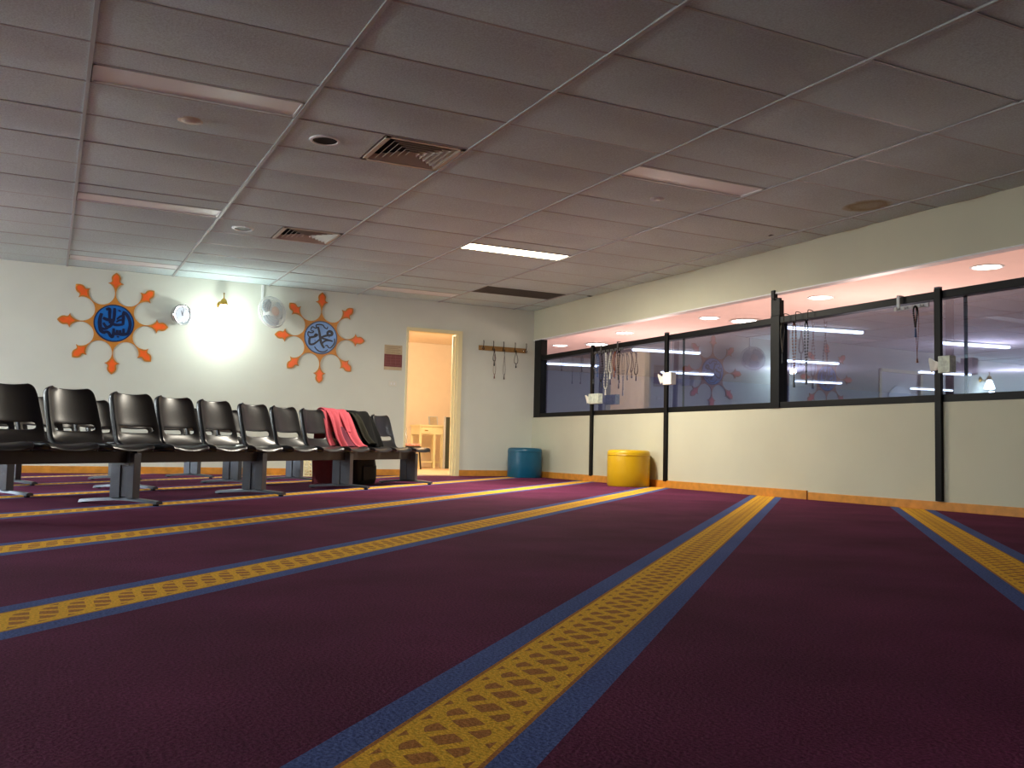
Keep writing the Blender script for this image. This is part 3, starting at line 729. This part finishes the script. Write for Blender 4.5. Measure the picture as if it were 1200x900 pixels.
beads((5.93+HX[3], yb, 1.845), 'short dark looped prayer beads on the fourth hook of the wall rack', .19, .035, BEADK, group='prayer beads on the wall rack', rb=.006, n=36, tassel=.03)

# beads on a hook rail over the window rail, second pane
XH = XR-.045
r = thing('hook_rail', 'dark over rail hook bar crowded with hanging beads in the second pane', 'hook rail', (XH, 10.1, 1.70), PI/2)
m = MB(); m.box(-.34, .34, -.012, .002, -.02, .015); m.build('bar', STEELD, r, bevel=.003)
for x in (-.2, .2):
    m = MB(); m.box(x-.012, x+.012, -.014, -.008, .0, .10); m.box(x-.012, x+.012, -.05, -.008, .094, .1); m.build('strap', STEELD, r, merge=False)
for k in range(7):
    x = -.3+.1*k; m = MB(); m.tube(smoothpts([(x,.0,-.01),(x,.02,-.04),(x,.035,-.035),(x,.045,-.005)]), .005); m.ball((x,.046,.0), .01); m.build('hook', WIRE, r, smooth=True)
bm_ = [(BEADK, .30, 'black'), (BEADB, .22, 'blue'), (BEADK, .36, 'long black'), (BEADW, .46, 'long pearl white'), (BEADW, .26, 'pearl white'), (BEADR, .24, 'brown'), (BEADK, .28, 'dark')]
PB = ['furthest left on the crowded rail', 'second from the left on the crowded rail', 'third from the left on the crowded rail', 'hanging lowest in the middle of the crowded rail', 'just right of the longest pearl string', 'second from the right on the crowded rail', 'furthest right on the crowded rail']
for k in range(7):
    mt, L, nm = bm_[k]
    beads((XH-.035, 10.4-.1*k, 1.665), '%s prayer beads %s' % (nm, PB[k]), L, .028, mt, PI/2, group='prayer beads on the crowded rail', rb=.008, n=34, tassel=.05, twist=k)

# S hooks and beads right of the wide post
for k, (y, mt, L, lb, hl) in enumerate([(6.90, WIRE, .26, 'grey prayer beads with dark bunch, nearest the wide window post', 'wire S hook nearest the wide window post'),
        (6.74, BEADR, .50, 'long brown prayer beads with black tassel right of the wide window post', 'middle wire S hook right of the wide window post'),
        (6.58, BEADK, .48, 'long black prayer beads with tassel, furthest from the wide window post', 'wire S hook furthest right of the wide window post')]):
    h = thing('s_hook', hl, 'hook', (XH+.012, y, 1.785), PI/2, group='wire hooks over the window rail')
    m = MB(); m.tube(smoothpts([(0,-.06,.0),(0,-.03,.012),(0,.012,.012),(0,.02,-.02),(0,.02,-.07),(0,.022,-.09),(0,.035,-.105),(0,.05,-.095),(0,.052,-.075)]), .004); m.build('wire', WIRE, h, smooth=True)
    beads((XH-.024, y, 1.685), lb, L, .026, mt, PI/2, group='prayer beads on wire hooks', rb=.008, n=50, tassel=.09, tm=BEADK if k else BEADK)

# grey hook bar near the right post
r = thing('hook_rail', 'pale grey over rail bar of hooks beside the right hand post', 'hook rail', (XH, 5.36, 1.69), PI/2)
m = MB(); m.box(-.13, .22, -.008, .004, -.03, .005); m.build('bar', GREYW, r, bevel=.003)
m = MB(); m.box(.17, .2, -.014, -.008, .0, .105); m.box(.17, .2, -.06, -.008, .099, .105); m.build('strap', GREYW, r, merge=False)
for k in range(4):
    x = -.08+.08*k; m = MB(); m.tube(smoothpts([(x,.004,-.008),(x,.02,-.025),(x,.035,-.022),(x,.042,-.002)]), .005); m.build('hook', GREYW, r, smooth=True)
beads((XH-.032, 5.32, 1.67), 'blue black prayer beads bunch with long copper loop beside the right hand post', .42, .02, BEADR, PI/2, rb=.004, n=60, tassel=.02, group='prayer beads by the right post')
beads((XH-.045, 5.325, 1.67), 'short thick black prayer beads bunch beside the right hand post', .17, .022, BEADK, PI/2, rb=.009, n=30, tassel=.06, tm=BEADB, group='prayer beads by the right post')

# tissue boxes fixed to the posts
def tissue(y, z, lb, mt, ln, ht):
    r = thing('tissue_box', lb, 'tissue box', (XR-.032, y, z))
    m = MB(); m.box(-.085, -.012, -ln, 0, 0, ht); m.build('carton', mt, r, bevel=.004)
    m = MB(); m.box(-.013, .0025, -.03, .075, ht*.3, ht*.62); m.build('fixing_tape', WHITE, r, bevel=.001)
    m = MB(); rows = []
    rnd = random.Random(int(y*100))
    for i in range(5):
        q = i/4; rows.append([(-.05+.055*(v-.5)+rnd.uniform(-.012,.012), .0+.1*q, ht*.5+(.03+.04*q)*math.sin(PI*v*1.6+q*2)+rnd.uniform(-.01,.01)) for v in (0,.2,.4,.6,.8,1)])
    m.grid(rows); m.build('tissue', TISSUE, r, smooth=True, solid=.004, sub=1)
tissue(10.46, 1.02, 'green white tissue box on the post nearest the far corner', BOXG, .24, .13)
tissue(8.81, 1.19, 'white tissue box on the post right of the yellow ottoman', TISSUE, .16, .14)
tissue(5.09, 1.10, 'pale tissue box with crumpled tissue fixed on the right hand post', BOXG, .11, .135)

# ------------------------------------------------------------------ ottomans
def ottoman(x, y, R, H, mt, lb):
    r = thing('ottoman', lb, 'ottoman', (x, y, 0), .6)
    m = MB(); m.lathe([(R*.96,.0),(R,.018),(R*1.005,H*.5),(R,H-.06)], 48); m.build('body', mt, r, smooth=True)
    m = MB(); m.lathe([(R,H-.06),(R*1.005,H-.04),(R*.99,H-.018),(R*.94,H-.004),(R*.8,H+.003),(0,H+.006)], 48); m.build('cushion_top', mt, r, smooth=True)
    m = MB(); m.tube([(R*1.0*math.cos(a), R*1.0*math.sin(a), H-.058) for a in [2*PI*k/48 for k in range(48)]], .006, 6, closed=True)
    m.tube([(R*1.0, 0, .02), (R*1.008, 0, H*.5), (R*1.0, 0, H-.06)], .003, 5); m.build('piping', mt, r, smooth=True, merge=False)
ottoman(6.14, 11.86, .245, .42, TEAL, 'round teal blue leatherette ottoman in the far right corner')
ottoman(6.17, 9.24, .25, .425, YELLOW, 'round yellow leatherette ottoman against the right partition')

# ------------------------------------------------------------------ beam seating
def shell_mesh():
    prof = [(-.262,.352,.175),(-.266,.366,.185),(-.255,.382,.198),(-.22,.391,.208),(-.15,.387,.215),(-.07,.380,.22),(.02,.374,.222),(.10,.374,.222),(.145,.382,.22),
            (.172,.398,.219),(.192,.425,.218),(.206,.452,.217),(.214,.474,.217),(.228,.516,.216),(.236,.540,.215),(.247,.58,.213),(.261,.64,.209),(.274,.69,.204),(.283,.72,.196),(.289,.738,.178),(.292,.748,.148)]
    us = [-1.0,-1.0,-.985,-.93,-.8,-.62,-.35,0,.35,.62,.8,.93,.985,1.0,1.0]
    rows = []; N = len(prof)
    for i, (wq, z, hw) in enumerate(prof):
        a = Vector(prof[max(0,i-1)][:2]); b = Vector(prof[min(N-1,i+1)][:2]); t_ = (b-a).normalized()
        nb = Vector((t_.y, -t_.x)) * 1.0           # towards the underside / rear
        if nb.y > 0 and i < 8: nb = -nb
        if i >= 8 and nb.x < 0: nb = -nb
        back = max(0, min(1, (z-.39)/.1)) if i > 8 else 0
        row = []
        for k, u in enumerate(us):
            e = abs(u)**3
            off = -(.012+.022*back)*e + (.02*back)*0
            if k in (0, len(us)-1): off += .042
            elif k in (1, len(us)-2): off += .006
            dip = (.012*(1-u*u)) if i < 9 else .012*(1-u*u)*back
            p = Vector((wq, z)) + nb*(off+dip)
            row.append((u*hw, p.x, p.y))
        rows.append(row)
    nv = len(us); vs = [p for r_ in rows for p in r_]; fs = []
    for i in range(N-1):
        for j in range(nv-1):
            if i == 12 and 4 <= j <= 9: continue       # hand slot
            fs.append((i*nv+j, i*nv+j+1, (i+1)*nv+j+1, (i+1)*nv+j))
    m = MB(); m.add(vs, fs); return m
SH = shell_mesh()
_proto = {}
def inst(key, builder, name, parent, loc):
    if key not in _proto:
        o = builder(); _proto[key] = o
    else:
        o = _proto[key].copy(); COL.objects.link(o)
    o.name = name; o.parent = parent; o.location = loc; return o
def mk_shell(): return SH.build('seat_shell', PLASTIC, None, smooth=True, solid=.009, sub=1, angle=60)
def mk_bracket():
    m = MB(); m.box(-.11, .11, -.13, .11, .350, .362); m.box(-.13, -.10, -.15, .14, .355, .368); m.box(.10, .13, -.15, .14, .355, .368)
    return m.build('seat_bracket', STEELD, None, merge=False)
def mk_post():
    m = MB(); m.box(-.032, .032, .022, .10, .045, .335); m.box(-.022, .022, -.03, .022, .05, .30); m.box(-.032, .032, -.085, -.03, .045, .335)
    m.box(-.036, -.032, -.05, .06, .255, .352); m.box(.032, .036, -.05, .06, .255, .352)
    return m.build('leg_post', STEELD, None, merge=False, bevel=.005)
def mk_foot():
    m = MB(); n = 13; rows = []
    for i in range(n):
        q = -.27+.62*i/(n-1); h = .05-.022*(abs(q)/.33)**1.6; th = .022; wd = .03+.006*(abs(q)/.33)
        rows.append([(-wd, q, h-th), (-wd*.7, q, h-.004), (0, q, h), (wd*.7, q, h-.004), (wd, q, h-th), (0, q, h-th-.002), (-wd, q, h-th)])
    m.grid(rows); m.add(rows[0][:6], [(0,1,2,3,4,5)]); m.add(rows[-1][:6], [(5,4,3,2,1,0)])
    return m.build('foot_bar', STEELD, None, smooth=True)
def mk_glide(): 
    m = MB(); m.lathe([(.018,0),(.02,.004),(.018,.012),(.008,.014)], 16); return m.build('glide', RUBBER, None, smooth=True)
def bench(c, s0, s1, seats, legs, lb):
    x = (2**.5*s0-c)/2
    r = thing('beam_seating', lb, 'bench seating', (x, x+c, 0), PI/4, group='rows of linked beam seats')
    m = MB(); m.box(0, s1-s0, -.03, .03, .272, .349); m.build('beam', BEAM, r, bevel=.004)
    for s in seats:
        sh = inst('shell', mk_shell, 'seat_shell', r, (s-s0, .08, 0))
        inst('br', mk_bracket, 'seat_bracket', sh, (0, -.08, 0))
    for s in legs:
        p = inst('post', mk_post, 'leg', r, (s-s0, 0, 0))
        f = inst('foot', mk_foot, 'foot_bar', p, (0, 0, 0))
        for q in (-.245, .325): inst('glide', mk_glide, 'glide', p, (0, q, 0))
ROW1 = [3.84, 4.33, 4.82, 5.39, 5.85, 6.34, 6.88, 7.36, 7.86, 8.35, 8.83, 9.32]
bench(6.1, 3.3, 9.48, ROW1, [3.52, 4.98, 6.44, 7.89, 9.38], 'front row of black linked beam seats with cloth draped near its far end')
bench(7.85, 4.2, 9.2, [4.80, 5.28, 5.76, 6.34, 6.82, 7.28, 7.76, 8.24], [5.15, 6.45, 7.9, 9.05], 'middle row of black linked beam seats half hidden behind the front row')
bench(9.6, 5.6, 9.1, [6.0, 6.6, 7.2, 7.8], [6.4, 7.72, 8.9], 'rearmost row of beam seats showing only steel feet under the other rows')

# ------------------------------------------------------------------ clothes and bags on the seats
def U(c, s, wv, z):        # row frame -> world
    x = (2**.5*s-c)/2; n = wv/2**.5
    return Vector((x-n, x+c+n, z))
def drape(name, s, pts_fn, nu, nv, mt, parent, thick=.008):
    rows = [[pts_fn(i/(nu-1), j/(nv-1)) for j in range(nv)] for i in range(nu)]
    m = MB(); m.grid(rows); return m.build(name, mt, parent, smooth=True, solid=thick, sub=1, angle=80)
sP = ROW1[9]; sB = ROW1[10]
def sheet(x0f, x1f, prof, fold, ph, bulge):
    P = smoothpts([(a, b, 0) for a, b in prof], 6); N = len(P)-1
    def fn(u, v):
        k = v*N; i = min(int(k), N-1); t_ = k-i; p = P[i]*(1-t_)+P[i+1]*t_
        x = x0f(v)+(x1f(v)-x0f(v))*u
        f = fold*(math.sin(7*u+ph+2.2*v)+.6*math.sin(15*u+ph*2+4*v)) * (.35+v)
        # sides curl rearwards round the backrest
        curl = bulge*(abs(2*u-1)**3)
        return (x, p.x+curl-f, p.y+.3*f)
    return fn
r = thing('pink_jacket', 'coral pink jacket draped over a seat back, its maroon skirt hanging to the carpet', 'jacket', U(6.1, sP, 0, 0), PI/4)
drape('body', sP, sheet(lambda v: -.245, lambda v: .225, [(.41,.66),(.40,.75),(.36,.775),(.32,.75),(.298,.69),(.28,.63),(.262,.57),(.25,.54)], .014, .3, .05), 22, 26, PINKC, r)
drape('side_panel', sP, sheet(lambda v: -.30-.02*v, lambda v: -.20-.02*v, [(.37,.755),(.335,.73),(.31,.65),(.285,.56),(.255,.47),(.22,.40)], .012, .8, .02), 8, 16, PINKC, r, .012)
drape('sleeve', sP, sheet(lambda v: -.235-.02*v, lambda v: -.06-.10*v, [(.335,.75),(.285,.68),(.24,.58),(.20,.49),(.15,.42),(.13,.395)], .018, 1.3, .015), 12, 18, PINKC, r, .012)
drape('sleeve', sP, sheet(lambda v: -.01+.07*v, lambda v: .215+.03*v, [(.33,.75),(.29,.68),(.245,.58),(.2,.49),(.14,.42),(.09,.40)], .014, 2.4, .01), 12, 18, PINKC, r, .012)
drape('inner_lining', sP, sheet(lambda v: -.16, lambda v: .07, [(.285,.6),(.262,.56),(.225,.49),(.18,.43),(.15,.40)], .008, .9, 0), 8, 10, MAROONC, r)
drape('hanging_skirt', sP, sheet(lambda v: -.26-.22*v, lambda v: .24+.1*v, [(.41,.69),(.43,.55),(.42,.40),(.40,.25),(.36,.12),(.33,.035)], .016, .2, .0), 26, 20, MAROONC, r)
r = thing('black_jacket', 'black and olive jacket draped over a seat back beside the pink jacket', 'jacket', U(6.1, sB, 0, 0), PI/4)
drape('body', sB, sheet(lambda v: -.25+.02*v, lambda v: .235+.0*v, [(.41,.62),(.395,.73),(.35,.772),(.31,.75),(.275,.66),(.24,.56),(.21,.48),(.19,.43)], .012, 1.1, .06), 22, 26, BLACKC, r)
drape('sleeve', sB, sheet(lambda v: -.23+.1*v, lambda v: -.09+.1*v, [(.33,.75),(.285,.69),(.245,.6),(.2,.5),(.14,.43)], .014, 2.0, .01), 10, 18, OLIVEC, r, .014)
drape('sleeve', sB, sheet(lambda v: .06+.08*v, lambda v: .22+.1*v, [(.35,.75),(.30,.68),(.26,.58),(.22,.48),(.2,.40)], .012, .4, .02), 10, 18, BLACKC, r, .014)
r = thing('black_bag', 'black fabric bag standing on the carpet under the far seats', 'bag', U(6.1, sB+.09, .36, 0), PI/4)
m = MB()
rows = []
for z, a, b in ((0,.19,.085),(.012,.215,.1),(.06,.225,.11),(.2,.222,.105),(.3,.21,.09),(.36,.17,.06),(.375,.1,.03)):
    rows.append([(a*math.copysign(abs(math.cos(t_))**.45, math.cos(t_)), b*math.copysign(abs(math.sin(t_))**.55, math.sin(t_)), z) for t_ in [2*PI*k/32 for k in range(33)]])
m.grid(rows); m.add(rows[0][:32], [tuple(range(32))]); m.add(rows[-1][:32], [tuple(range(31,-1,-1))])
m.build('body', BAGB, r, smooth=True, angle=70)
m = MB(); m.tube(smoothpts([(-.08,-.03,.36),(-.075,-.03,.44),(-.03,-.03,.475),(.03,-.03,.475),(.075,-.03,.44),(.08,-.03,.36)]), .009); m.build('handle', BAGB, r, smooth=True)
m = MB(); m.box(-.15, .15, -.118, -.098, .04, .2); m.build('front_pocket', BAGB, r, bevel=.012)

# lattice basket on the floor behind the rows
r = thing('lattice_basket', 'small cream lattice basket on the carpet behind the front seats by the far wall', 'basket', (3.05, 11.75, 0), PI/4)
m = MB(); hb_, H_ = .13, .26
for sgn in (-1, 1):
    for k in range(8):
        q = -hb_+2*hb_*k/7
        m.box(q-.006, q+.006, sgn*hb_-.004, sgn*hb_+.004, 0, H_); m.box(sgn*hb_-.004, sgn*hb_+.004, q-.006, q+.006, 0, H_)
    for k in range(7):
        z = H_*k/6; m.box(-hb_, hb_, sgn*hb_-.005, sgn*hb_+.005, z-.006 if k else 0, z+.006); m.box(sgn*hb_-.005, sgn*hb_+.005, -hb_, hb_, z-.006 if k else 0, z+.006)
m.build('lattice', CREAM, r, merge=False)
m = MB(); m.box(-hb_, hb_, -hb_, hb_, 0, .008); m.build('base', CREAM, r)

# ------------------------------------------------------------------ lamps and added fills
def lamp(kind, name, loc, power, rgb, size=.1, rot=(0,0,0), spot=None, sizey=None):
    d = bpy.data.lights.new(name, kind); d.energy = power; d.color = lin(rgb)
    if kind == 'AREA':
        d.size = size
        if sizey: d.shape = 'RECTANGLE'; d.size_y = sizey
    else: d.shadow_soft_size = size
    if spot: d.spot_size = math.radians(spot); d.spot_blend = .6
    o = bpy.data.objects.new(name, d); COL.objects.link(o); o.location = loc; o.rotation_euler = rot; return o
lamp('POINT', 'lamp_sconce', (1.905, YF-.24, 1.84), 2.6, (240, 255, 246), .06)
lamp('POINT', 'fill_sconce_wall', (1.905, YF-.50, 1.84), 13, (246, 255, 248), .05)  # added mid-air fill, broadens the brightness of the wall round the sconce
lamp('POINT', 'lamp_sconce_left', (-3.45, YF-.25, 1.80), 7, (242, 252, 250), .06)
lamp('AREA', 'lamp_strip', (4.304, 8.626, ZC-.02), 120, (255, 247, 230), 1.1, (0,0,0), sizey=.24)
lamp('AREA', 'lamp_strip_left', (-2.9, 8.626, ZC-.02), 100, (240, 248, 250), 1.1, (0,0,0), sizey=.24)
lamp('POINT', 'lamp_back_room', (4.9, 14.0, 2.1), 110, (255, 238, 210), .12)
for x, y, _ in DL:
    lamp('SPOT', 'lamp_downlight', (x, y, ZC-.03), 90, (255, 240, 232), .1, (0,0,0), 150)
for x, y in ((9.5, 3.5), (9.5, 8.5), (9.5, 13.5)):
    lamp('POINT', 'fill_next_room', (x, y, 1.0), 80, (255, 228, 218), .4)  # added low fill without a fixture, brightens the pink ceiling
for x, y in ((15, 11), (16, 17), (20, 14)):
    lamp('POINT', 'fill_next_room_far', (x, y, 2.0), 90, (226, 226, 255), .3)  # extra cool fill added to lift the lavender walls
# unseen free-standing point fills, added to lift the ceiling and left side
for x, y, pw in ((-5.6, 9.0, 520), (-6.7, 3.0, 150), (-2.5, -4.7, 16)):
    lamp('POINT', 'fill_offscreen', (x, y, 1.9), pw, (242, 248, 252), .08)
lamp('AREA', 'fill_rear', (-3.2, 2.6, ZC-.02), 10, (240, 246, 255), 1.1, sizey=.24)  # dim overhead fill added for general ambient light

w = bpy.data.worlds.new('World'); scn.world = w; w.use_nodes = True
w.node_tree.nodes['Background'].inputs[0].default_value = (.02, .02, .024, 1)
w.node_tree.nodes['Background'].inputs[1].default_value = 1.

# ------------------------------------------------------------------ camera
yaw, pitch, roll, fpx = .4622, .0676, .0230, 1086.15
fw = Vector((math.sin(yaw)*math.cos(pitch), math.cos(yaw)*math.cos(pitch), math.sin(pitch)))
rt = Vector((math.cos(yaw), -math.sin(yaw), 0)); up = rt.cross(fw)
c_, s_ = math.cos(roll), math.sin(roll)
R0 = c_*rt+s_*up; U0 = -s_*rt+c_*up
cd = bpy.data.cameras.new('Camera'); cam = bpy.data.objects.new('Camera', cd); COL.objects.link(cam)
cam.matrix_world = Matrix(((R0.x,U0.x,-fw.x,0),(R0.y,U0.y,-fw.y,0),(R0.z,U0.z,-fw.z,HC),(0,0,0,1)))
cd.sensor_width = 36; cd.lens = fpx*36/1200; cd.clip_start = .02; cd.clip_end = 100
scn.camera = cam
scn.view_settings.view_transform = 'Standard'; scn.view_settings.look = 'None'
scn.view_settings.exposure = .2; scn.view_settings.gamma = 1
